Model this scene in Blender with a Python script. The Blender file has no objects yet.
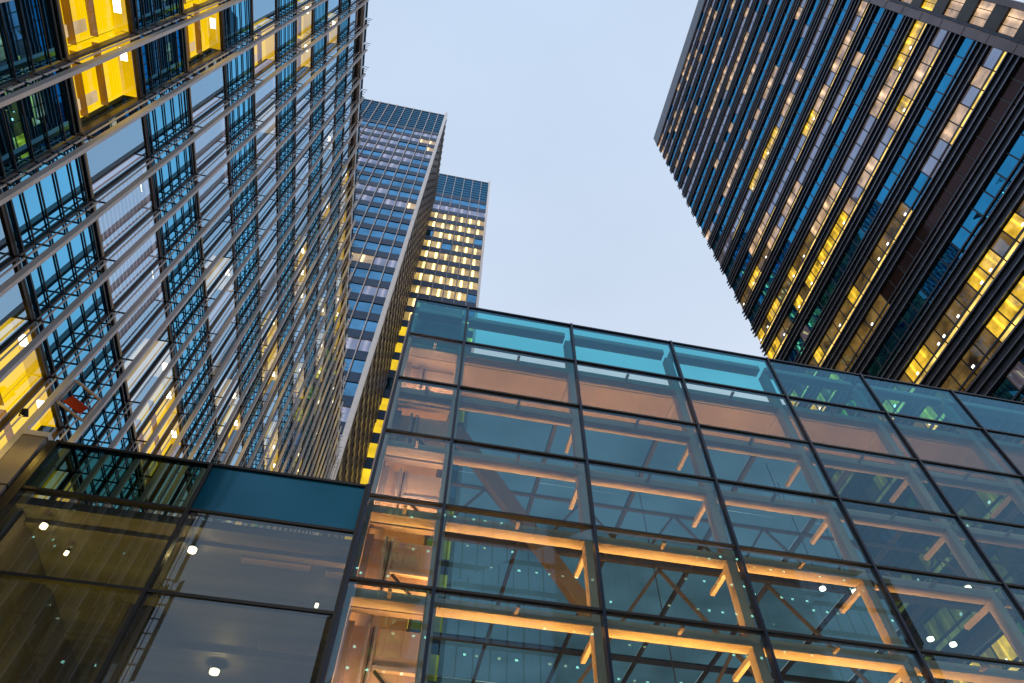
import bpy, math, random
from mathutils import Vector
R = math.radians
random.seed(7)
sc = bpy.context.scene
col = sc.collection

# ---------------------------------------------------------------- camera
EYE = 1.6                                     # eye height; every z below is measured from the eye
AZ, EL, ROLL, FPX = R(10.44154), R(54.83658), R(1.04153), 656.98
fw = Vector((math.sin(AZ)*math.cos(EL), math.cos(AZ)*math.cos(EL), math.sin(EL)))
rt = Vector((math.cos(AZ), -math.sin(AZ), 0)); up = rt.cross(fw)
r2 = rt*math.cos(ROLL)+up*math.sin(ROLL); u2 = up*math.cos(ROLL)-rt*math.sin(ROLL)
cam = bpy.data.cameras.new('camera'); co = bpy.data.objects.new('camera', cam); col.objects.link(co)
from mathutils import Matrix
co.matrix_world = Matrix(((r2.x, u2.x, -fw.x, 0), (r2.y, u2.y, -fw.y, 0), (r2.z, u2.z, -fw.z, EYE), (0, 0, 0, 1)))
cam.sensor_width = 36; cam.lens = FPX/1024*36; cam.clip_start = .05; cam.clip_end = 4000
sc.camera = co

def project(x, y, z):
    d = Vector((x, y, z)); w = d.dot(fw)
    if w < .1: return None
    return 512+FPX*d.dot(r2)/w, 341.5-FPX*d.dot(u2)/w
def pixel_area(pts):
    q = [project(*p) for p in pts]
    if any(a is None for a in q): return 0
    cx = sum(a[0] for a in q)/4; cy = sum(a[1] for a in q)/4
    if not (-30 < cx < 1054 and -30 < cy < 713): return 0
    s = 0
    for i in range(4):
        a, b = q[i], q[(i+1) % 4]; s += a[0]*b[1]-b[0]*a[1]
    return abs(s)/2

# ---------------------------------------------------------------- sky, sun, exposure
SUN_EL, SUN_AZ = R(7), R(205)
world = bpy.data.worlds.new('World'); sc.world = world; world.use_nodes = True
nt = world.node_tree; N = nt.nodes; L = nt.links; N.clear()
wo = N.new('ShaderNodeOutputWorld'); bg = N.new('ShaderNodeBackground')
sky = N.new('ShaderNodeTexSky'); sky.sky_type = 'NISHITA'; sky.sun_disc = False
sky.sun_elevation = SUN_EL; sky.sun_rotation = SUN_AZ
tc = N.new('ShaderNodeTexCoord'); sep = N.new('ShaderNodeSeparateXYZ'); L.new(tc.outputs['Generated'], sep.inputs[0])
ramp = N.new('ShaderNodeValToRGB')            # thin high overcast, paler toward the horizon
ramp.color_ramp.elements[0].position = .45; ramp.color_ramp.elements[0].color = (9.0, 9.4, 10.4, 1)
ramp.color_ramp.elements[1].position = 1.0; ramp.color_ramp.elements[1].color = (6.6, 8.15, 10.4, 1)
L.new(sep.outputs['Z'], ramp.inputs[0])
mpn = N.new('ShaderNodeMapping'); mpn.inputs['Scale'].default_value = (1.2, 1.8, 2.4); L.new(tc.outputs['Generated'], mpn.inputs[0])
nz = N.new('ShaderNodeTexNoise'); nz.inputs['Scale'].default_value = 1.3; nz.inputs['Detail'].default_value = 5; L.new(mpn.outputs[0], nz.inputs['Vector'])
cr = N.new('ShaderNodeMapRange'); cr.inputs['To Min'].default_value = .86; cr.inputs['To Max'].default_value = 1.10
L.new(nz.outputs['Fac'], cr.inputs[0])
mul = N.new('ShaderNodeVectorMath'); mul.operation = 'SCALE'; L.new(ramp.outputs[0], mul.inputs[0]); L.new(cr.outputs[0], mul.inputs['Scale'])
mix = N.new('ShaderNodeMix'); mix.data_type = 'RGBA'; mix.inputs['Factor'].default_value = .88
L.new(sky.outputs[0], mix.inputs['A']); L.new(mul.outputs[0], mix.inputs['B'])
L.new(mix.outputs['Result'], bg.inputs['Color']); bg.inputs['Strength'].default_value = .1
L.new(bg.outputs[0], wo.inputs[0])
sd = bpy.data.lights.new('sun', 'SUN'); sd.energy = .5; sd.angle = R(12); sd.color = (1, .88, .78)
so = bpy.data.objects.new('sun', sd); col.objects.link(so)
sdir = Vector((math.sin(SUN_AZ)*math.cos(SUN_EL), math.cos(SUN_AZ)*math.cos(SUN_EL), math.sin(SUN_EL)))
so.rotation_euler = sdir.to_track_quat('Z', 'Y').to_euler(); so.location = (0, 0, 300)
vs = sc.view_settings; vs.view_transform = 'Standard'; vs.look = 'None'; vs.exposure = 0; vs.gamma = 1; vs.use_curve_mapping = False
sc.cycles.transparent_max_bounces = 24; sc.cycles.max_bounces = 8
sc.cycles.caustics_reflective = False; sc.cycles.caustics_refractive = False

# ---------------------------------------------------------------- materials
def new_mat(name):
    m = bpy.data.materials.new(name); m.use_nodes = True; m.node_tree.nodes.clear()
    return m, m.node_tree.nodes, m.node_tree.links
def noise_col(N, L, c, amt, scale, stretch=(1, 1, 1)):
    tc = N.new('ShaderNodeTexCoord'); mp = N.new('ShaderNodeMapping'); mp.inputs['Scale'].default_value = stretch
    L.new(tc.outputs['Object'], mp.inputs[0])
    nz = N.new('ShaderNodeTexNoise'); nz.inputs['Scale'].default_value = scale; nz.inputs['Detail'].default_value = 4
    L.new(mp.outputs[0], nz.inputs['Vector'])
    mr = N.new('ShaderNodeMapRange'); mr.inputs['From Min'].default_value = .3; mr.inputs['From Max'].default_value = .7
    mr.inputs['To Min'].default_value = 1-amt; mr.inputs['To Max'].default_value = 1+amt; L.new(nz.outputs['Fac'], mr.inputs[0])
    sc_ = N.new('ShaderNodeVectorMath'); sc_.operation = 'SCALE'; sc_.inputs[0].default_value = c[:3]; L.new(mr.outputs[0], sc_.inputs['Scale'])
    return sc_.outputs[0]
def solid(name, c, rough=.5, metal=0., amt=.18, scale=1.5, stretch=(1, 1, 1)):
    m, N, L = new_mat(name); o = N.new('ShaderNodeOutputMaterial'); p = N.new('ShaderNodeBsdfPrincipled')
    L.new(noise_col(N, L, c, amt, scale, stretch), p.inputs['Base Color'])
    p.inputs['Roughness'].default_value = rough; p.inputs['Metallic'].default_value = metal
    L.new(p.outputs[0], o.inputs[0]); return m
def mirror_glass(name, base, tint, f0=.35, rough=.02, emit=None, amt=.12, pat=None, wob=.0):
    """opaque window: coated glass over a dark or a lit interior"""
    m, N, L = new_mat(name); o = N.new('ShaderNodeOutputMaterial')
    df = N.new('ShaderNodeBsdfDiffuse'); df.inputs[0].default_value = (*base, 1); under = df.outputs[0]
    if emit:
        em = N.new('ShaderNodeEmission'); em.inputs['Strength'].default_value = emit[1]
        cc = noise_col(N, L, emit[0], emit[2], emit[3], (1, 1, 1))
        L.new(cc, em.inputs['Color'])
        if pat:                                # a row of ceiling lamps seen behind the pane
            tc = N.new('ShaderNodeTexCoord'); s = N.new('ShaderNodeSeparateXYZ'); L.new(tc.outputs['Object'], s.inputs[0])
            def wave(sock, per, ph, pw):
                a = N.new('ShaderNodeMath'); a.operation = 'MULTIPLY_ADD'; a.inputs[1].default_value = 2*math.pi/per; a.inputs[2].default_value = ph; L.new(sock, a.inputs[0])
                b = N.new('ShaderNodeMath'); b.operation = 'SINE'; L.new(a.outputs[0], b.inputs[0])
                c = N.new('ShaderNodeMath'); c.operation = 'MAXIMUM'; c.inputs[1].default_value = 0; L.new(b.outputs[0], c.inputs[0])
                d = N.new('ShaderNodeMath'); d.operation = 'POWER'; d.inputs[1].default_value = pw; L.new(c.outputs[0], d.inputs[0]); return d.outputs[0]
            w = wave(s.outputs[pat[0]], pat[1], 0, pat[3])
            f = N.new('ShaderNodeMath'); f.operation = 'MULTIPLY_ADD'; f.inputs[1].default_value = pat[2]; f.inputs[2].default_value = emit[1]
            L.new(w, f.inputs[0]); L.new(f.outputs[0], em.inputs['Strength'])
        ad = N.new('ShaderNodeAddShader'); L.new(df.outputs[0], ad.inputs[0]); L.new(em.outputs[0], ad.inputs[1]); under = ad.outputs[0]
    gl = N.new('ShaderNodeBsdfGlossy'); gl.inputs['Roughness'].default_value = rough
    L.new(noise_col(N, L, tint, amt, .35), gl.inputs['Color'])
    lw = N.new('ShaderNodeLayerWeight'); lw.inputs['Blend'].default_value = .5      # Schlick, the same from both sides
    pw_ = N.new('ShaderNodeMath'); pw_.operation = 'POWER'; pw_.inputs[1].default_value = 4; L.new(lw.outputs['Facing'], pw_.inputs[0])
    ma = N.new('ShaderNodeMath'); ma.operation = 'MULTIPLY_ADD'; ma.inputs[1].default_value = 1-f0; ma.inputs[2].default_value = f0; ma.use_clamp = True
    L.new(pw_.outputs[0], ma.inputs[0])
    mx = N.new('ShaderNodeMixShader'); L.new(ma.outputs[0], mx.inputs[0]); L.new(under, mx.inputs[1]); L.new(gl.outputs[0], mx.inputs[2])
    L.new(mx.outputs[0], o.inputs[0]); return m
def clear_glass(name, trans, refl, f0=.1, rough=.0, amt=.1, film=0.):
    """thin see-through glazing with a tint and a coating"""
    m, N, L = new_mat(name); o = N.new('ShaderNodeOutputMaterial')
    tr = N.new('ShaderNodeBsdfTransparent'); L.new(noise_col(N, L, trans, amt, .5), tr.inputs[0])
    gl = N.new('ShaderNodeBsdfGlossy'); gl.inputs['Color'].default_value = (*refl, 1); gl.inputs['Roughness'].default_value = rough
    lw = N.new('ShaderNodeLayerWeight'); lw.inputs['Blend'].default_value = .5      # Schlick, the same from both sides
    pw_ = N.new('ShaderNodeMath'); pw_.operation = 'POWER'; pw_.inputs[1].default_value = 4; L.new(lw.outputs['Facing'], pw_.inputs[0])
    ma = N.new('ShaderNodeMath'); ma.operation = 'MULTIPLY_ADD'; ma.inputs[1].default_value = 1-f0; ma.inputs[2].default_value = f0; ma.use_clamp = True
    L.new(pw_.outputs[0], ma.inputs[0])
    if film:                                   # dust and rain marks on the outer face
        df = N.new('ShaderNodeBsdfDiffuse'); df.inputs[0].default_value = (.5, .53, .55, 1)
        tc = N.new('ShaderNodeTexCoord'); mp = N.new('ShaderNodeMapping'); mp.inputs['Scale'].default_value = (5, 1, .7); L.new(tc.outputs['Object'], mp.inputs[0])
        nz = N.new('ShaderNodeTexNoise'); nz.inputs['Scale'].default_value = 1.6; nz.inputs['Detail'].default_value = 7; nz.inputs['Roughness'].default_value = .65; L.new(mp.outputs[0], nz.inputs['Vector'])
        mr = N.new('ShaderNodeMapRange'); mr.inputs['From Min'].default_value = .3; mr.inputs['From Max'].default_value = .75
        mr.inputs['To Min'].default_value = film*.5; mr.inputs['To Max'].default_value = film*1.7; L.new(nz.outputs['Fac'], mr.inputs[0])
        fm = N.new('ShaderNodeMixShader'); L.new(mr.outputs[0], fm.inputs[0]); L.new(tr.outputs[0], fm.inputs[1]); L.new(df.outputs[0], fm.inputs[2]); tr = fm
    mx = N.new('ShaderNodeMixShader'); L.new(ma.outputs[0], mx.inputs[0]); L.new(tr.outputs[0], mx.inputs[1]); L.new(gl.outputs[0], mx.inputs[2])
    L.new(mx.outputs[0], o.inputs[0]); return m
def glow(name, c, s, amt=.2, scale=1.):
    m, N, L = new_mat(name); o = N.new('ShaderNodeOutputMaterial'); e = N.new('ShaderNodeEmission')
    L.new(noise_col(N, L, c, amt, scale), e.inputs[0]); e.inputs[1].default_value = s; L.new(e.outputs[0], o.inputs[0]); return m

M = {}
M['alu'] = solid('pale_aluminium', (.72, .68, .70), .5, 0, .1)
M['sidefin'] = solid('bronze_side_fin', (.10, .078, .07), .45, .4, .3, .2)
M['pale'] = solid('pale_column_metal', (.8, .8, .84), .5, 0, .06)
M['alu_warm'] = solid('warm_aluminium', (.40, .34, .31), .5, .3, .1)
M['dark'] = solid('dark_metal', (.018, .017, .022), .4, .2, .3)
M['brown'] = solid('dark_bronze', (.045, .028, .022), .4, .4, .3)
M['navy'] = solid('navy_frame', (.006, .016, .045), .35, .2, .2)
M['black'] = solid('black_gasket', (.008, .007, .008), .5, 0, .2)
M['steel'] = solid('painted_steel', (.46, .38, .34), .5, .1, .12)
M['overrun'] = solid('grey_overrun_cladding', (.22, .24, .26), .5, .2, .2, 1.2)
M['truss'] = solid('grey_truss_steel', (.07, .062, .065), .5, .1, .15)
M['soffit'] = solid('soffit_panel', (.42, .32, .31), .6, 0, .12, .8)
M['corewall'] = solid('core_panel', (.62, .42, .33), .6, 0, .15, 1.2)
M['greyceil'] = solid('ceiling_panel', (.17, .17, .16), .6, 0, .3, .7, (.25, 4, 1))
M['concrete'] = solid('concrete', (.28, .27, .26), .8, 0, .15)
M['stone'] = solid('stone_cladding', (.30, .26, .25), .6, 0, .15)
M['paving'] = solid('paving', (.16, .155, .15), .8, 0, .2, .4)
M['roofing'] = solid('roof_membrane', (.12, .12, .125), .8)
# left block
M['L_glass'] = clear_glass('coated_window_glass', (.85, .86, .80), (.50, .78, 1.0), .52, .0, .06)
M['L_spandrel'] = mirror_glass('blue_spandrel_glass', (.008, .014, .02), (.20, .68, 1.0), .68, .01)
M['L_clear'] = clear_glass('plain_window_glass', (.92, .92, .88), (.4, .6, .8), .10)
M['gold_lit'] = solid('gold_lit_trim', (.34, .20, .06), .4, .5, .2)  # golden light from below put into the sill colour
M['room_dark'] = solid('unlit_room', (.02, .028, .035), .9, 0, .6, .6)
M['room_blind'] = glow('room_behind_pale_blind', (.66, .50, .58), .62, .25, .6)
M['room_yellow'] = glow('room_lit_yellow', (1, .62, .0), 1.3, .12, .25)
M['room_ceiling'] = glow('amber_room_ceiling', (1, .58, .0), 1.0, .25, .9)
M['room_dim'] = glow('room_dimly_lit', (.75, .48, .06), .28, .9, .8)
M['room_warm'] = glow('room_lit_warm', (1, .70, .35), .85, .4, 1.0)
M['lamp'] = glow('lamp_light', (1, .86, .6), 7, .05)
M['lampw'] = glow('white_lamp_light', (1, .96, .8), 5, .05)
# right tower
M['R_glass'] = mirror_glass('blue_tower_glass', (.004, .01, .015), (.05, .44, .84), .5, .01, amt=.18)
M['R_grey'] = mirror_glass('grey_blind_glass', (.05, .04, .05), (.40, .55, .78), .46, .02, emit=((.62, .48, .5), .22, .5, .5))
M['R_lit'] = mirror_glass('lit_tower_window', (.02, .015, .01), (.25, .45, .7), .12, .02, emit=((1, .60, .04), .85, .7, .9), pat=('Y', 1.544, .9, 10))
M['R_soft'] = mirror_glass('softly_lit_tower_window', (.02, .015, .01), (.3, .4, .55), .2, .02, emit=((1, .64, .36), .62, .6, .9), pat=('Y', 3.088, .7, 8))
M['R_dim'] = mirror_glass('dim_tower_window', (.03, .02, .01), (.2, .4, .6), .3, .02, emit=((.9, .52, .12), .2, .9, .6))
M['R_brown'] = mirror_glass('brown_shut_window', (.03, .018, .016), (.16, .12, .14), .14, .05)
M['R_bar'] = solid('tower_louvre', (.045, .06, .095), .38, .5, .3)
M['R_edge'] = solid('tower_fin_edge', (.2, .22, .3), .35, .6, .2)
M['R_strip'] = glow('tower_cove_strip', (1, .66, .16), 1.2, .8, .5)
M['R_col'] = solid('tower_corner_metal', (.13, .115, .14), .45, .4, .2, .4)
# distant towers
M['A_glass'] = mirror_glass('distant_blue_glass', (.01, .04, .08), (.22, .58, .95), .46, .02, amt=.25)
M['A_pale'] = mirror_glass('distant_pale_window', (.05, .05, .06), (.42, .55, .82), .38, .03, emit=((.72, .64, .68), .22, .6, .3), pat=('X', 2.0, .5, 3))
M['A_lit'] = mirror_glass('distant_lit_window', (.02, .02, .02), (.3, .4, .6), .12, .02, emit=((1, .70, .36), .6, .5, .3), pat=('X', 1.9, 2.0, 4))
M['A_top'] = mirror_glass('plant_floor_glass', (.006, .05, .10), (.12, .36, .58), .35, .05)
M['A_band'] = solid('distant_spandrel', (.02, .055, .12), .4, .3, .2)
M['B_lit'] = mirror_glass('distant_office_glow', (.02, .02, .02), (.3, .4, .7), .1, .02, emit=((1, .68, .22), .55, .6, .25), pat=('X', 2.15, 4.5, 4))
M['B_yellow'] = mirror_glass('distant_yellow_office', (.02, .02, .02), (.3, .4, .6), .08, .02, emit=((1, .66, .03), 1.0, .35, .3), pat=('X', 2.0, 2.0, 5))
M['A_side'] = mirror_glass('side_glass', (.01, .01, .012), (.14, .14, .18), .2, .1, emit=((1, .6, .2), .12, 1.5, .5))
# podium
M['P_glass'] = clear_glass('podium_glass', (.66, .80, .74), (.19, .40, .58), .18, film=.04)
M['P_parapet'] = clear_glass('cyan_parapet_glass', (.13, .60, .64), (.2, .5, .75), .18, film=.04)
M['P_roof'] = clear_glass('teal_roof_glass', (.09, .17, .205), (.1, .3, .4), .02, .25, .3)
M['Q_glass'] = clear_glass('low_block_glass', (.54, .56, .42), (.34, .46, .58), .18, film=.05)
M['Q_parapet'] = clear_glass('green_parapet_glass', (.16, .24, .17), (.25, .5, .6), .03)
M['Q_blue'] = mirror_glass('blue_back_painted_glass', (.004, .09, .15), (.14, .40, .6), .14, .08, amt=.3)
M['W_wall'] = solid('dark_opposite_wall', (.03, .03, .034), .7, 0, .3, .1)
M['W_lit'] = glow('distant_green_white_lamps', (.75, 1, .55), 9, .4, .2)
M['W_warm'] = glow('distant_warm_lamps', (1, .75, .3), 5, .4, .2)
M['W_glass'] = mirror_glass('opposite_dark_glass', (.03, .045, .05), (.75, .9, .95), .62, .04)
M['red'] = solid('red_panel', (.45, .02, .03), .5)

# ---------------------------------------------------------------- mesh helpers
class MB:
    def __init__(s): s.v = []; s.f = []; s.m = []
    def quad(s, a, b, c, d, m=0):
        i = len(s.v); s.v += [a, b, c, d]; s.f.append((i, i+1, i+2, i+3)); s.m.append(m); return s
    def box(s, x0, x1, y0, y1, z0, z1, m=0):
        i = len(s.v)
        s.v += [(x, y, z) for z in (z0, z1) for y in (y0, y1) for x in (x0, x1)]
        for f in ((0, 2, 3, 1), (4, 5, 7, 6), (0, 1, 5, 4), (2, 6, 7, 3), (0, 4, 6, 2), (1, 3, 7, 5)):
            s.f.append(tuple(i+k for k in f)); s.m.append(m)
        return s
    def bar(s, p, q, w, h, m=0):
        p, q = Vector(p), Vector(q); d = (q-p).normalized()
        a = d.cross(Vector((0, 1, 0)) if abs(d.y) < .9 else Vector((0, 0, 1))).normalized(); b = d.cross(a)
        i = len(s.v)
        for e in (p, q):
            for (sx, sy) in ((-1, -1), (1, -1), (1, 1), (-1, 1)): s.v.append(tuple(e+a*(sx*w/2)+b*(sy*h/2)))
        for f in ((0, 1, 2, 3), (7, 6, 5, 4), (0, 4, 5, 1), (1, 5, 6, 2), (2, 6, 7, 3), (3, 7, 4, 0)):
            s.f.append(tuple(i+k for k in f)); s.m.append(m)
        return s
    def tube(s, p, q, r0, r1=None, n=14, m=0):
        r1 = r0 if r1 is None else r1
        p, q = Vector(p), Vector(q); d = (q-p).normalized()
        a = d.cross(Vector((0, 1, 0)) if abs(d.y) < .9 else Vector((0, 0, 1))).normalized(); b = d.cross(a); i = len(s.v)
        for e, r in ((p, r0), (q, r1)):
            for k in range(n):
                t = 2*math.pi*k/n; s.v.append(tuple(e+a*(r*math.cos(t))+b*(r*math.sin(t))))
        for k in range(n):
            s.f.append((i+k, i+(k+1) % n, i+n+(k+1) % n, i+n+k)); s.m.append(m)
        s.f.append(tuple(i+k for k in range(n-1, -1, -1))); s.m.append(m)
        s.f.append(tuple(i+n+k for k in range(n))); s.m.append(m)
        return s
    def build(s, name, mats, parent=None, bevel=0):
        if not s.f: return None
        if not isinstance(mats, (list, tuple)): mats = [mats]
        base = parent
        ox = oy = 0
        while base is not None:
            ox += base.location.x; oy += base.location.y; base = base.parent
        me = bpy.data.meshes.new(name)
        me.from_pydata([(x-ox, y-oy, z+EYE) for x, y, z in s.v], [], s.f)
        for k in mats: me.materials.append(k)
        for p, k in zip(me.polygons, s.m): p.material_index = k
        me.update(); o = bpy.data.objects.new(name, me); col.objects.link(o)
        if parent: o.parent = parent
        return o
def thing(name, label, cat, loc, group=None):
    o = bpy.data.objects.new(name, None); col.objects.link(o); o.location = loc; o.empty_display_size = 1
    o['label'] = label; o['category'] = cat
    if group: o['group'] = group
    return o
def top(o, label=None, cat=None, kind=None, group=None):
    if label: o['label'] = label
    if cat: o['category'] = cat
    if kind: o['kind'] = kind
    if group: o['group'] = group
    return o
def jit(a): return random.uniform(-a, a)

# ---------------------------------------------------------------- ground
top(MB().quad((-900, -900, -EYE), (900, -900, -EYE), (900, 900, -EYE), (-900, 900, -EYE)).build('ground', M['paving']), kind='structure')
top(MB().quad((-6.4, -40, -EYE+.004), (38, -40, -EYE+.004), (38, 8.6, -EYE+.004), (-6.4, 8.6, -EYE+.004)).build('pavement', M['concrete']), kind='structure')

# ================================================================ LEFT FACADE (finned office block)
GX, FX = -7.0, -6.6                            # glass line, outer line of the fins
ZP, Z0, WH = 7*.664, 7*1.675, 7*.328           # storey pitch, sill of the reference storey, window height
YF = [6.6*(.405+.193*(k-1)) for k in range(-2, 32)]
TOP = 37.6
office = thing('finned_office_block', 'glass office block at left with pale vertical fins and dark louvre bars', 'building', (-15, 16, 0))
YN, YE = YF[0], YF[-1]
MB().box(-26, -8.3, YN, YE, -EYE, TOP-.2).build('core', M['room_dark'], office)
rf = MB().box(-26, GX+.06, YN, YE, TOP-.15, TOP+.2).build('roof', M['roofing'], office)
MB().box(GX+.07, GX+.22, YN, YE, TOP-.05, TOP+.28).build('roof_coping', M['alu'], rf)
for k, y in enumerate(YF):
    b = MB(); b.box(FX-.09, FX+.02, y-.035, y+.035, -EYE, TOP+.5)
    f = b.build('fin', M['alu'], office)
    # dark mullion on the glass with arms that carry the fin
    b = MB(); b.box(GX-.08, GX+.05, y-.022, y+.022, -EYE, TOP-.16)
    for j in range(-2, 6):
        zb = Z0+ZP*j+WH
        for i in range(6):
            zz = zb+.05+i*(ZP-WH-.1)/5
            b.box(GX+.05, FX-.09, y-.012, y+.012, zz-.016, zz+.016)
    b.box(GX+.13, GX+.155, y-.012, y+.012, -EYE, TOP-.16, 1)
    b.build('mullion', [M['brown'], M['alu']], office)
YEL = {(1, 0), (2, 0), (1, 1), (2, 1), (3, 3), (4, 3), (3, 2), (6, -1), (5, -1), (4, 4)}
cells = []
for k in range(len(YF)-1):
    for j in range(-2, 6):
        y0, y1 = YF[k]+.035, YF[k+1]-.035; z0 = Z0+ZP*j; z1 = z0+WH
        cells.append((pixel_area([(GX, y0, z0), (GX, y1, z0), (GX, y1, z1), (GX, y0, z1)]), k, j, y0, y1, z0, z1))
cells.sort(reverse=True)
def window_unit(gb, k, j, y0, y1, z0, z1, own):
    """pane (0), frame (1) and the room seen behind it (2..)"""
    t = .006; pi = len(gb.m)
    gb.quad((GX+jit(t), y0, z0), (GX+jit(t), y1, z0), (GX+jit(t), y1, z1), (GX+jit(t), y0, z1), 0)
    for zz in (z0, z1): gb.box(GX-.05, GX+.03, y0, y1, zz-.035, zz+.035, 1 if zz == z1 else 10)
    kk = (k-2, j)
    yr = (y0/7.0)
    if kk in YEL or (k, j) in YEL and False: m = 3
    else:
        q = random.random()
        if yr < .79: m = 2 if q < .6 else 5
        elif j <= 0 and yr > 1.6: m = 3 if q < .45 else 4 if q < .6 else 6 if q < .75 else 5
        elif j == 0 and yr < 1.7: m = 4 if q < .75 else 2
        elif yr > 2.1: m = 6 if q < .18 else 3 if q < .55 else 5 if q < .8 else 2
        else: m = 4 if q < .42 else 2 if q < .86 else 5 if q < .94 else 6
    if m == 3: gb.m[pi] = 9
    xr = GX-(.3 if m == 4 else .36 if m == 3 else .65)
    gb.quad((xr, y0-.03, z0-.3), (xr, y1+.03, z0-.3), (xr, y1+.03, z1+.25), (xr, y0-.03, z1+.25), m)
    # ceiling and reveal of the room
    gb.quad((xr, y0-.03, z1+.02), (xr, y1+.03, z1+.02), (GX-.06, y1+.03, z1+.02), (GX-.06, y0-.03, z1+.02), 11 if m == 3 else m if m in (4, 6) else 2)
    if m == 4:                                  # slats of a blind drawn behind the pane
        for i in range(14):
            zz = z0+.1+i*(WH-.1)/14
            gb.box(GX-.14, GX-.08, y0, y1, zz, zz+.012, 7)
    if m in (3, 4, 6) and random.random() < .55:
        yy = y0+(y1-y0)*random.uniform(.3, .7); gb.box(GX-.28, GX-.16, yy-.12, yy+.12, z1-.04, z1, 8)
    if m in (3,) :
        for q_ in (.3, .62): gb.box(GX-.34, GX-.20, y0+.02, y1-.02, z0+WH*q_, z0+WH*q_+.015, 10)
        yy = y0+(y1-y0)*.72; gb.box(GX-.34, GX-.31, yy, yy+.2, z0+.5, z0+1.3, 6)
wm = [M['L_glass'], M['brown'], M['room_dark'], M['room_yellow'], M['room_blind'], M['room_dim'], M['room_warm'], M['alu'], M['lamp'], M['L_clear'], M['gold_lit'], M['room_ceiling']]
rest = MB()
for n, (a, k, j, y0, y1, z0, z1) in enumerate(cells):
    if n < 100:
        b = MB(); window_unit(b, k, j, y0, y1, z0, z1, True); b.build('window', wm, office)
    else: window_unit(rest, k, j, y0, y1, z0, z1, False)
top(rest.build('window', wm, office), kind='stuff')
rest = MB()
for n, (a, k, j, y0, y1, z0, z1) in enumerate(cells):
    b = MB() if n < 100 else rest
    za, zb = z1+.045, z0+ZP-.045
    t = .005
    b.quad((GX+jit(t), y0, za), (GX+jit(t), y1, za), (GX+jit(t), y1, zb), (GX+jit(t), y0, zb), 0)
    for i in range(6):
        zz = z1+.05+i*(ZP-WH-.1)/5
        w = .012 if i not in (0, 5) else .02
        b.box(GX+.012, GX+.036, y0, y1, zz-w, zz+w, 1)
        if i in (0, 5): b.box(GX+.012, GX+.04, y0, y1, zz+.15*(1 if i == 0 else -1)-.02, zz+.15*(1 if i == 0 else -1)+.02, 1)
    if n < 100: b.build('louvre_panel', [M['L_spandrel'], M['dark']], office)
o = rest.build('louvre_panel', [M['L_spandrel'], M['dark']], office); top(o, kind='stuff')
MB().box(GX-.3, GX, YN, YE, -EYE, Z0-2*ZP-.06).build('ground_storey_wall', M['stone'], office)
MB().box(-26, -8.3, YE, YE+.3, -EYE, TOP-.2).build('end_wall', M['concrete'], office)

# ================================================================ RIGHT TOWER
DX, FP = 40., 40*.1035
TY0, TY1, TT = .085*DX, 1.04*DX, 3.75*DX
tower = thing('dark_office_tower', 'tall dark tower at right with ribbon windows and projecting horizontal louvres, half lit', 'building', (DX+22, 22, 0))
MB().box(DX+.6, DX+45, TY0-.4, TY1-.3, -EYE, TT-1).build('core', M['W_wall'], tower)
MB().box(DX-.3, DX+45, TY0, TY1, TT-4.6, TT).build('plant_storey_wall', M['R_bar'], tower)
NB = 25; BW = (TY1-TY0)/NB
blue = {15, 18, 21, 24, 27, 13, 11, 9, 6, 4}
RM = [M['R_glass'], M['R_grey'], M['R_lit'], M['R_soft'], M['R_dim'], M['R_brown'], M['R_strip'], M['dark']]
win = []
for n in range(1, 37):
    zc = DX*3.606-FP*(n-1)
    if zc < 1: break
    wh = FP*.36; z0, z1 = zc-wh/2, zc+wh/2
    state = 0; left = 0
    lz = zc/DX
    for i in range(NB):
        y0, y1 = TY0+i*BW, TY0+(i+1)*BW; yr = (y0+y1)/2/DX
        if left <= 0:
            left = random.choice((1, 1, 1, 2, 2, 3, 4)); q = random.random()
            low = lz < 1.0+1.2*yr
            if n in blue: state = 0 if q < .93 else 1
            elif n in (23, 31): state = 5 if yr < .55 else (2 if q < .4 else 4)
            elif low: state = 2 if q < .50 else 4 if q < .85 else 0
            elif lz > 2.3: state = 3 if q < .42 else 1 if q < .78 else 0
            else: state = 3 if q < .42 else 1 if q < .72 else 2 if q < .84 else 0
        left -= 1
        keep = state
        if state in (2, 3) and random.random() < .28: state = 4 if low else 1
        win.append((pixel_area([(DX, y0, z0), (DX, y1, z0), (DX, y1, z1), (DX, y0, z1)]), n, y0, y1, z0, z1, state, lz, yr, keep))
        state = keep
win.sort(key=lambda w: -w[0])
def tower_window(b, w):
    a, n, y0, y1, z0, z1, s, lz, yr, keep = w
    t = .012; g = .05
    b.quad((DX+jit(t), y0+g, z0), (DX+jit(t), y1-g, z0), (DX+jit(t), y1-g, z1), (DX+jit(t), y0+g, z1), s)
    b.box(DX-.06, DX+.05, y0-g, y0+g, z0, z1, 7)
    # low transom light under the window
    za, zb = z0-FP*.15, z0-FP*.04
    s2 = 6 if (keep in (2, 3) or (s == 4 and n % 3 == 1)) and n not in blue else 0 if n in blue else s
    b.quad((DX+jit(t), y0+g, za), (DX+jit(t), y1-g, za), (DX+jit(t), y1-g, zb), (DX+jit(t), y0+g, zb), s2)
    if s in (2, 4) and random.random() < .35:
        yy = random.uniform(y0+.2, y1-.3); b.quad((DX-.02, yy, z0+.1), (DX-.02, yy+.25, z0+.1), (DX-.02, yy+.25, z0+.3), (DX-.02, yy, z0+.3), 8)
RMx = RM+[M['lampw']]
rest = MB()
for i, w in enumerate(win):
    if i < 100: b = MB(); tower_window(b, w); b.build('window', RMx, tower)
    else: tower_window(rest, w)
top(rest.build('window', RMx, tower), kind='stuff')
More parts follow.
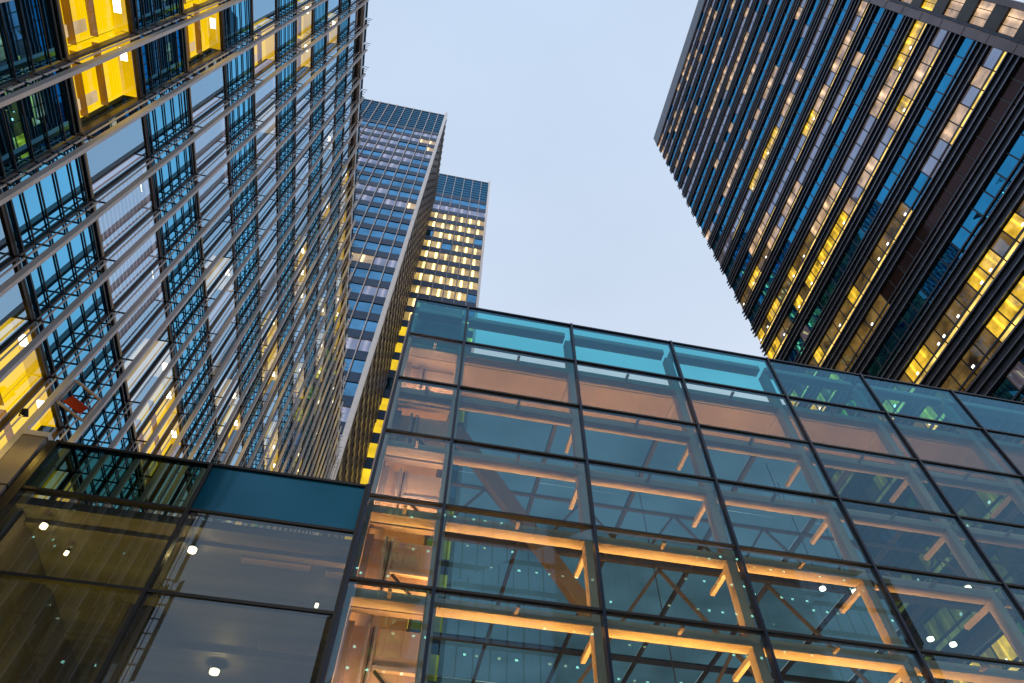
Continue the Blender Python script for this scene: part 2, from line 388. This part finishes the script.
for n in range(1, 37):
    zc = DX*3.606-FP*(n-1)
    if zc < 1: break
    z1 = zc+FP*.20; zt = zc-FP*.20-FP*.15+FP
    b = MB()
    b.box(DX-.05, DX+.5, TY0, TY1, z1, zt, 0)                      # spandrel
    b.box(DX-.10, DX+.5, TY0, TY1, zc-FP*.24, zc-FP*.20, 0)        # rail between window and transom light
    for i in range(3):
        zz = z1+.16+i*(zt-z1-.32)/2
        b.box(DX-.20, DX-.05, TY0, TY1+.25, zz-.10, zz+.10, 0)
        b.box(DX-.26, DX-.20, TY0, TY1+.25, zz-.11, zz-.02, 1)
    b.build('louvre_band', [M['R_bar'], M['R_edge']], tower)
# near corner: metal column, corner bay, end column
b = MB(); b.box(DX-1.0, DX+.6, DX*.066, DX*.083, -EYE, TT)
for i in range(40): b.box(DX-1.03, DX-1.0, DX*.066, DX*.083, i*3.6, i*3.6+.06)
b.build('corner_column', M['R_col'], tower)
b = MB(); b.box(DX-.2, DX+.6, DX*.060, DX*.066, -EYE, TT); b.build('corner_post', M['R_bar'], tower)
for n in range(1, 37):
    zc = DX*3.606-FP*(n-1)
    if zc < 1: break
    b = MB(); z0, z1 = zc-FP*.32, zc+FP*.25; s = random.choice((0, 3, 3, 3, 2))
    ys = [DX*.014, DX*.029, DX*.045, DX*.060]
    for i in range(3):
        b.quad((DX, ys[i]+.03, z0), (DX, ys[i+1]-.03, z0), (DX, ys[i+1]-.03, z1), (DX, ys[i]+.03, z1), s)
        b.box(DX-.04, DX+.04, ys[i]-.03, ys[i]+.03, z0, z1, 7)
    b.box(DX-.25, DX+.5, DX*.014, DX*.060, z1, z1+FP*.43, 7)
    b.build('corner_window', RM, tower)
MB().box(DX-.5, DX+45, DX*.002, DX*.014, -EYE, TT).build('end_column', M['R_col'], tower)

# ================================================================ DISTANT TOWERS
def distant_tower(name, label, X0, X1, Y0, Y1, H, per, first, fin, kind):
    t = thing(name, label, 'building', ((X0+X1)/2, (Y0+Y1)/2, 0))
    MB().box(X0+.3, X1-.3, Y0+.3, Y1, -EYE, H-.3).build('core', M['W_wall'], t)
    rb = MB().box(X0, X1, Y0, Y1, H-.3, H).build('roof', M['roofing'], t)
    b = MB(); b.quad((X0, Y0+.1, first+per*.3), (X1, Y0+.1, first+per*.3), (X1, Y0+.1, H-.3), (X0, Y0+.1, H-.3), 0)
    z = first+per*.6
    while z < H-.5:
        b.box(X0, X1, Y0+.02, Y0+.12, z-.12, z+.12, 1); z += per*.32
    b.build('plant_storey_screen', [M['A_top'], M['A_band']], t)
    nb = int((X1-X0)/fin); wdt = (X1-X0)/nb
    n = 0; z = first
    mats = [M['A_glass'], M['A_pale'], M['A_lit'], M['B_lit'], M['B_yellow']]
    while z > 2:
        b = MB(); z0, z1 = z-per*.32, z+per*.26; left = 0; st = 0; row = random.random()
        for i in range(nb):
            x0, x1 = X0+i*wdt, X0+(i+1)*wdt
            if left <= 0:
                left = random.choice((1, 2, 3, 4)); q = random.random()
                if kind == 'A':
                    if row < .45: st = 1 if q < .5 else 2 if q < .68 else 0
                    elif row < .62: st = 2 if q < .5 else 1
                    else: st = 0 if q < .86 else 1
                else:
                    st = 3 if q < .85 and n > 1 else 0
                    if n <= 1: st = 1 if n == 1 and q < .7 else 0
            left -= 1
            s = st
            if kind == 'B' and n > 2 and x1 < X0+.30*(X1-X0): s = 4
            if kind == 'B' and z < 1.45*Y0: s = 4 if q > .12 else 0
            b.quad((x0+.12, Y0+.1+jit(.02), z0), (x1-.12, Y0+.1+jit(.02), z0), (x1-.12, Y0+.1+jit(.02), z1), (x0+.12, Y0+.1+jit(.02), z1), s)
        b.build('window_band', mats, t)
        MB().box(X0, X1, Y0, Y0+.28, z1, z+per-per*.32).build('spandrel', M['A_band'], t)
        z -= per; n += 1
    for i in range(nb+1):
        x = X0+i*wdt
        MB().box(x-.045, x+.045, Y0-.28, Y0+.05, -EYE, H).build('fin', M['alu'], t)
    # return wall toward the street
    b = MB(); b.quad((X1-.02, Y0+.3, -EYE), (X1-.02, Y1, -EYE), (X1-.02, Y1, H-.3), (X1-.02, Y0+.3, H-.3), 0)
    z = first
    while z > 2: b.box(X1-.1, X1+.12, Y0+.3, Y1, z+per*.26, z+per*.6, 1); z -= per
    b.build('side_wall', [M['A_side'], M['brown']], t)
    y = Y0+1.
    while y < Y1:
        MB().box(X1-.05, X1+.16, y-.05, y+.05, -EYE, H).build('side_fin', M['sidefin'], t); y += 1.55
    MB().box(X1-.42, X1+.10, Y0-.6, Y0+.2, -EYE, H+.2).build('corner_column', M['pale'], t)
    return t
AY = 48.; BY = 71.
distant_tower('fin_clad_tower', 'blue glass tower with pale fins rising just beyond the finned block, the nearer of two', -31, -.161*AY, AY, AY+21, 3.27*AY, .0848*AY, 2.935*AY, .038*AY, 'A')
distant_tower('lit_office_tower', 'slimmer farther tower with rows of lit ceiling lamps, behind the fin clad tower', -16, .083*BY, BY, BY+20, 2.517*BY, .0725*BY, 2.28*BY, .031*BY, 'B')

# ================================================================ OPPOSITE BLOCKS (seen mirrored in the glazing)
def opposite(name, label, x0, x1, y0, y1, h, face, seed):
    rnd = random.Random(seed)
    t = thing(name, label, 'building', ((x0+x1)/2, (y0+y1)/2, 0), None)
    MB().box(x0, x1, y0, y1, -EYE, h).build('wall', M['W_wall'], t)
    MB().box(x0+1, x1-1, y0+1, y1-1, h, h+1.2).build('roof', M['roofing'], t)
    z = 3.
    while z+2 < h:
        b = MB(); u0, u1 = (y0, y1) if face == 'E' else (x0, x1); u = u0+.5; run = 0
        while u+1.6 < u1:
            def q(a, c, zz0, zz1, m, off):
                if face == 'E': b.quad((x1+off, a, zz0), (x1+off, c, zz0), (x1+off, c, zz1), (x1+off, a, zz1), m)
                else: b.quad((a, y1+off, zz0), (c, y1+off, zz0), (c, y1+off, zz1), (a, y1+off, zz1), m)
            q(u, u+1.6, z-.7, z+2.5, 0, .03)
            if run <= 0: run = rnd.choice((2, 3, 5, 8)); lit = rnd.random() < .7
            run -= 1
            if lit and rnd.random() < .7:
                a = u+rnd.uniform(.1, .8); q(a, a+.28, z+1.6, z+1.82, 1 if rnd.random() < .7 else 2, .06)
            u += 1.75
        b.build('window_band', [M['W_glass'], M['W_lit'], M['W_warm']], t); z += 3.9
    return t
opposite('slab_office_block', 'dark slab office block beyond the finned block, mirrored in the right tower', -62, -45, -12, 46, 150, 'E', 3)
opposite('street_office_block', 'dark office block across the street, mirrored in the podium glass', -6, 62, -66, -46, 53, 'N', 5)

# ================================================================ GLASS ATRIUM (podium, right)
S = .9; PY = 9.0
XC = [-.803, .508]+[.508+2.6955*i for i in range(1, 8)]
ZR = [14.162, 12.62, 10.970, 9.329, 7.696, 6.049, 4.41, 2.77, 1.13, -.5, -EYE]
atr = thing('glass_atrium', 'large glass curtain wall podium with orange lit steel beams at lower right', 'building', (9, 18, 0))
XL, XR = XC[0], XC[-1]; BACK = 32.6
for i in range(len(XC)-1):
    for j in range(len(ZR)-1):
        x0, x1, z1, z0 = XC[i]+.02, XC[i+1]-.02, ZR[j]-.02, ZR[j+1]+.02; t = .010
        b = MB().quad((x0, PY+jit(t), z0), (x1, PY+jit(t), z0), (x1, PY+jit(t), z1), (x0, PY+jit(t), z1))
        b.build('glass_panel', M['P_parapet'] if j == 0 else M['P_glass'], atr)
for x in XC: MB().box(x-.026, x+.026, PY-.05, PY+.10, -EYE, ZR[0]+.03).build('mullion', M['navy'], atr)
for j, z in enumerate(ZR[:-1]):
    MB().box(XL-.03, XR+.03, PY-.035, PY+.09, z-.022, z+.022).build('transom', M['black'] if j > 1 else M['navy'], atr)
# inner steel frame, set back behind the glazing
for i, x in enumerate(XC):
    b = MB().box(x-.09, x+.09, PY+.32, PY+.52, -EYE, ZR[0]-.25)
    b.build('steel_post', M['steel'], atr)
for j, z in enumerate(ZR[:-1]):
    for i in range(len(XC)-1):
        x0, x1 = XC[i]+.092, XC[i+1]-.092
        MB().box(x0, x1, PY+.30, PY+.55, z-.10, z+.06).build('steel_beam', M['steel'], atr)
        if j > 0:
            xm = (x0+x1)/2; b = MB().box(xm-.03, xm+.03, PY+.1, PY+.30, z-.06, z-.02)
            b.bar((XC[i+1], PY+.53, z-.12), (XC[i+1], PY+1.3, z-.12), .08, .08)
            b.build('bracket', M['steel'], atr)
# roof: soffit strip behind the glass, then a glazed roof carried on trusses
ZS = ZR[1]
MB().box(XL, XR, PY+.56, PY+1.55, ZS-.12, ZS+.1).build('soffit', M['soffit'], atr)
MB().box(XL, XC[1]-.06, PY+1.56, BACK, ZS-.10, ZS+.1).build('core_roof', M['corewall'], atr)
MB().box(XL+.06, XC[1]-.08, PY+.62, PY+3, ZS+.12, ZR[0]+.80).build('lift_overrun', M['overrun'], atr)
MB().box(XL+.03, XL+.09, PY+.9, BACK, -EYE, ZS-.12).build('side_wall', M['corewall'], atr)
b = MB()
for i in range(1, len(XC)-1):
    x0, x1 = XC[i]+.03, XC[i+1]-.03
    for k in range(8):
        y0 = PY+1.6+k*2.7; t = .01
        b.quad((x0, y0, ZS+.02+jit(t)), (x1, y0, ZS+.02+jit(t)), (x1, y0+2.7, ZS+.02+jit(t)), (x0, y0+2.7, ZS+.02+jit(t)))
b.build('roof_glazing', M['P_roof'], atr)
for k in range(5):
    y = PY+1.57+k*5.4
    MB().box(XL, XR, y-.05, y+.05, ZS-.12, ZS+.08).build('roof_bar', M['truss'], atr)
for i, x in enumerate(XC):
    MB().box(x-.05, x+.05, PY+1.64, PY+23.2, ZS-.14, ZS-.01).build('rafter', M['truss'], atr)
# roof truss and braces
for i in range(1, len(XC)-1):
    x0, x1 = XC[i], XC[i+1]; b = MB()
    yb = PY+4.6
    b.bar((x0, yb, ZS-.2), (x1, yb, ZS-.2), .08, .08); b.bar((x0, yb, ZS-2.0), (x1, yb, ZS-2.0), .08, .08)
    xm = (x0+x1)/2
    b.bar((x0, yb, ZS-2.0), (xm, yb, ZS-.2), .06, .06); b.bar((xm, yb, ZS-.2), (x1, yb, ZS-2.0), .06, .06)
    b.build('roof_truss', M['truss'], atr)
b = MB(); b.bar((.6, PY+1.2, 10.9), (3.9, PY+2.6, 7.6), .34, .2); b.build('escalator_brace', M['truss'], atr)
b = MB(); b.bar((1.0, PY+1.7, 10.9), (1.9, PY+2.1, 9.9), .30, .05); b.build('brace_light', M['room_warm'], atr)
for i, x in enumerate((5.9, 8.6)):
    b = MB(); b.bar((x-2.3, PY+3.4, 6.5), (x, PY+3.4, 9.6), .07, .07); b.bar((x+2.3, PY+3.4, 6.5), (x, PY+3.4, 9.6), .07, .07)
    b.bar((x-2.3, PY+3.4, 6.5), (x+2.3, PY+3.4, 6.5), .07, .07); b.build('inner_truss', M['truss'], atr)
# lift core seen through the narrow first column
b = MB()
for j in range(1, 9):
    z1, z0 = ZR[j]-.25, ZR[j+1]+.05 if j+1 < len(ZR) else -EYE
    b.box(-.80, .46, PY+.82, PY+.88, z0, z1, 0)
    b.box(-.74, -.60, PY+.70, PY+.81, z0, z1, 1); b.box(-.40, -.35, PY+.72, PY+.81, z0, z1, 1); b.box(-.26, -.23, PY+.74, PY+.81, z0, z1, 1); b.box(-.31, -.29, PY+.78, PY+.81, z0, z1, 2)
    b.box(-.78, .46, PY+.66, PY+.80, z0-.1, z0+.02, 1); b.box(-.22, .46, PY+.72, PY+.81, (z0+z1)/2-.03, (z0+z1)/2+.03, 1)
    b.bar((-.18, PY+.76, (z0+z1)/2-.04), (.42, PY+.76, z0+.06), .04, .04, 2)
b.build('lift_core', [M['corewall'], M['soffit'], M['brown']], atr)
MB().box(XL, XR, BACK, BACK+.2, -EYE, 3.).build('back_wall', M['concrete'], atr)
MB().box(XL, XR, PY+.15, BACK, -EYE, -EYE+.12).build('floor', M['concrete'], atr)
b = MB()
for (x, y, z) in ((10.6, 12, 9.4), (11.6, 11.6, 8.1), (9.6, 11.8, 9.2), (14.5, 12.5, 10.4), (9.0, 11.2, 11.0), (11.9, 11.4, 7.9), (5.6, 12, 6.0)):
    o = MB().tube((x, y, z), (x, y, z+.05), .07).box(x-.008, x+.008, y-.008, y+.008, z+.06, ZS-.1, 1).build('pendant_lamp', [M['lampw'], M['dark']], atr)

# ================================================================ LOW GLASS BLOCK (podium, left)
QY = 9.04
QX = [-6.0, -3.50, -.86]; QZ = [7.90, 6.92, 5.47, 4.02, 2.57, 1.1, -.4, -EYE]
low = thing('low_glass_block', 'low dark glass block with round ceiling lamps at lower left, beside the atrium', 'building', (-3.4, 15, 0))
for i in range(2):
    for j in range(len(QZ)-1):
        x0, x1, z1, z0 = QX[i]+.02, QX[i+1]-.02, QZ[j]-.02, QZ[j+1]+.02; t = .012
        b = MB().quad((x0, QY+jit(t), z0), (x1, QY+jit(t), z0), (x1, QY+jit(t), z1), (x0, QY+jit(t), z1))
        b.build('glass_panel', (M['Q_parapet'] if i == 0 else M['Q_blue']) if j == 0 else M['Q_glass'], low)
for x in QX: MB().box(x-.028, x+.028, QY-.05, QY+.10, -EYE, QZ[0]+.03).build('mullion', M['black'], low)
for z in QZ[:-1]: MB().box(QX[0]-.03, QX[-1]+.02, QY-.035, QY+.09, z-.024, z+.024).build('transom', M['black'], low)
MB().box(QX[0]-.14, QX[0]-.05, QY-.02, QY+.4, -EYE, QZ[0]+.02).build('edge_trim', M['dark'], low)
MB().box(QX[0], QX[-1], QY+.12, 20, 6.72, 6.86).build('ceiling', M['greyceil'], low)
b = MB()
for (x0_, y0_) in ((-2.6, 9.62), (-1.25, 9.7), (-2.4, 12.2), (-2.9, 15.2)): b.box(x0_, min(x0_+1.1, -.9), y0_, y0_+.16, 6.60, 6.715)
b.build('ceiling_panel', M['alu_warm'], low)
b = MB()
for k in range(4): b.box(QX[0], QX[-1], QY+.45+k*1.6, QY+.60+k*1.6, 6.64, 6.715)
b.build('ceiling_beam', M['greyceil'], low)
MB().box(-4.6, -4.2, QY+2.5, QY+2.9, -EYE, 6.70).build('column', M['truss'], low)
MB().box(QX[0], QX[-1], 20, 20.2, -EYE, 6.7).build('back_wall', M['greyceil'], low)
MB().box(QX[0], QX[0]+.1, QY+.3, 20, -EYE, 6.7).build('side_wall', M['greyceil'], low)
MB().box(QX[0], QX[-1], QY+.15, 20, -EYE, -EYE+.1).build('floor', M['concrete'], low)
for (x, y, r) in ((-3.32, 9.50, .065), (-5.52, 9.38, .05), (-3.2, 13.2, .09), (-5.3, 10.0, .03), (-1.35, 10.6, .03)):
    b = MB().tube((x, y, 6.50), (x, y, 6.56), r, m=0); b.tube((x, y, 6.56), (x, y, 6.60), r*1.15, m=1)
    b.build('ceiling_lamp', [M['lamp'], M['dark']], low)
    d = bpy.data.lights.new('ceiling_lamp_light', 'POINT'); d.energy = 1100*r*r; d.color = (1, .72, .34); d.shadow_soft_size = .02
    lo = bpy.data.objects.new('ceiling_lamp_light', d); col.objects.link(lo); lo.location = (x, y-.02, 6.38+EYE)

# stone pier with its own floodlight, between the finned block and the low glass block
pier = thing('stone_pier', 'stone pier lit yellow between the finned block and the low glass block', 'pier', (-6.4, 9.3, 0))
MB().box(-6.56, -6.20, 9.0, 9.7, -EYE, 7.95).build('shaft', M['stone'], pier)
MB().box(-6.58, -6.18, 8.98, 9.72, 7.95, 8.05).build('cap', M['alu'], pier)
for z in (6.9, 5.5, 4.1): MB().box(-6.565, -6.195, 8.994, 9.706, z, z+.02).build('joint', M['black'], pier)
fl = thing('floodlight', 'small floodlight on an arm shining on the stone pier', 'floodlight', (-6.45, 8.55, 0))
MB().tube((-6.45, 8.45, 8.0), (-6.45, 8.55, 7.92), .05, .07).build('housing', M['dark'], fl)
MB().bar((-6.62, 8.6, 8.05), (-6.45, 8.5, 8.0), .02, .02).build('arm', M['dark'], fl)
sf = thing('hanging_frame_sign', 'small open square frame with a red panel on the finned block above the stone pier', 'bracket', (-6.5, 9.4, 0))
b = MB()
for (p, q) in (((-6.56, 9.1, 8.9), (-6.56, 9.1, 9.5)), ((-6.56, 9.1, 9.5), (-6.2, 9.5, 9.5)), ((-6.2, 9.5, 9.5), (-6.2, 9.5, 8.9)), ((-6.2, 9.5, 8.9), (-6.56, 9.1, 8.9))): b.bar(p, q, .04, .04)
b.build('frame', M['alu_warm'], sf)
MB().bar((-6.5, 9.17, 9.08), (-6.26, 9.43, 9.08), .02, .26).build('panel', M['red'], sf)

# ---------------------------------------------------------------- interior and pier lamps, with unseen fill lights added
def area(name, loc, size, power, color, aim=(0, 0, 1)):
    d = bpy.data.lights.new(name, 'AREA'); d.shape = 'RECTANGLE'; d.size, d.size_y = size; d.energy = power; d.color = color
    o = bpy.data.objects.new(name, d); col.objects.link(o); o.location = (loc[0], loc[1], loc[2]+EYE)
    o.rotation_euler = (-Vector(aim)).to_track_quat('Z', 'Y').to_euler(); return o
area('atrium_uplight', (4.6, 9.75, 3.4), (10, .35), 1300, (1, .43, .09))
area('beam_fill', (3.8, 9.70, 6.25), (9, .12), 170, (1, .43, .12))  # added fill hidden behind a beam, makes the beams above more orange
area('low_block_fill', (-5.1, 10.6, 3.2), (1.2, 1.2), 60, (1, .70, .12))  # added fill below the view, gives the ceiling its gold glow
for (x, y) in ((-6.45, 8.5),):
    d = bpy.data.lights.new('floodlight_beam', 'SPOT'); d.energy = 25; d.color = (1, .65, .12); d.spot_size = R(70); d.shadow_soft_size = .03
    o = bpy.data.objects.new('floodlight_beam', d); col.objects.link(o); o.location = (x, y-.02, 7.9+EYE)
    o.rotation_euler = (-Vector((.05, .6, -.5))).to_track_quat('Z', 'Y').to_euler()
for z in (4.6, 7.9, 11.2):
    area('lift_core_fill', (-.15, PY+.32, z), (.9, .08), 10 if z < 5 else 22, (1, .52, .28), (0, .55, 1))  # added fills that brighten the core panels at every row
area('facade_warm_fill', (-5.6, 27, 1.0), (1.5, 16), 1500, (1, .55, .12), (-.35, 0, 1))  # unseen area light added for street lamps, gilds the far left facade
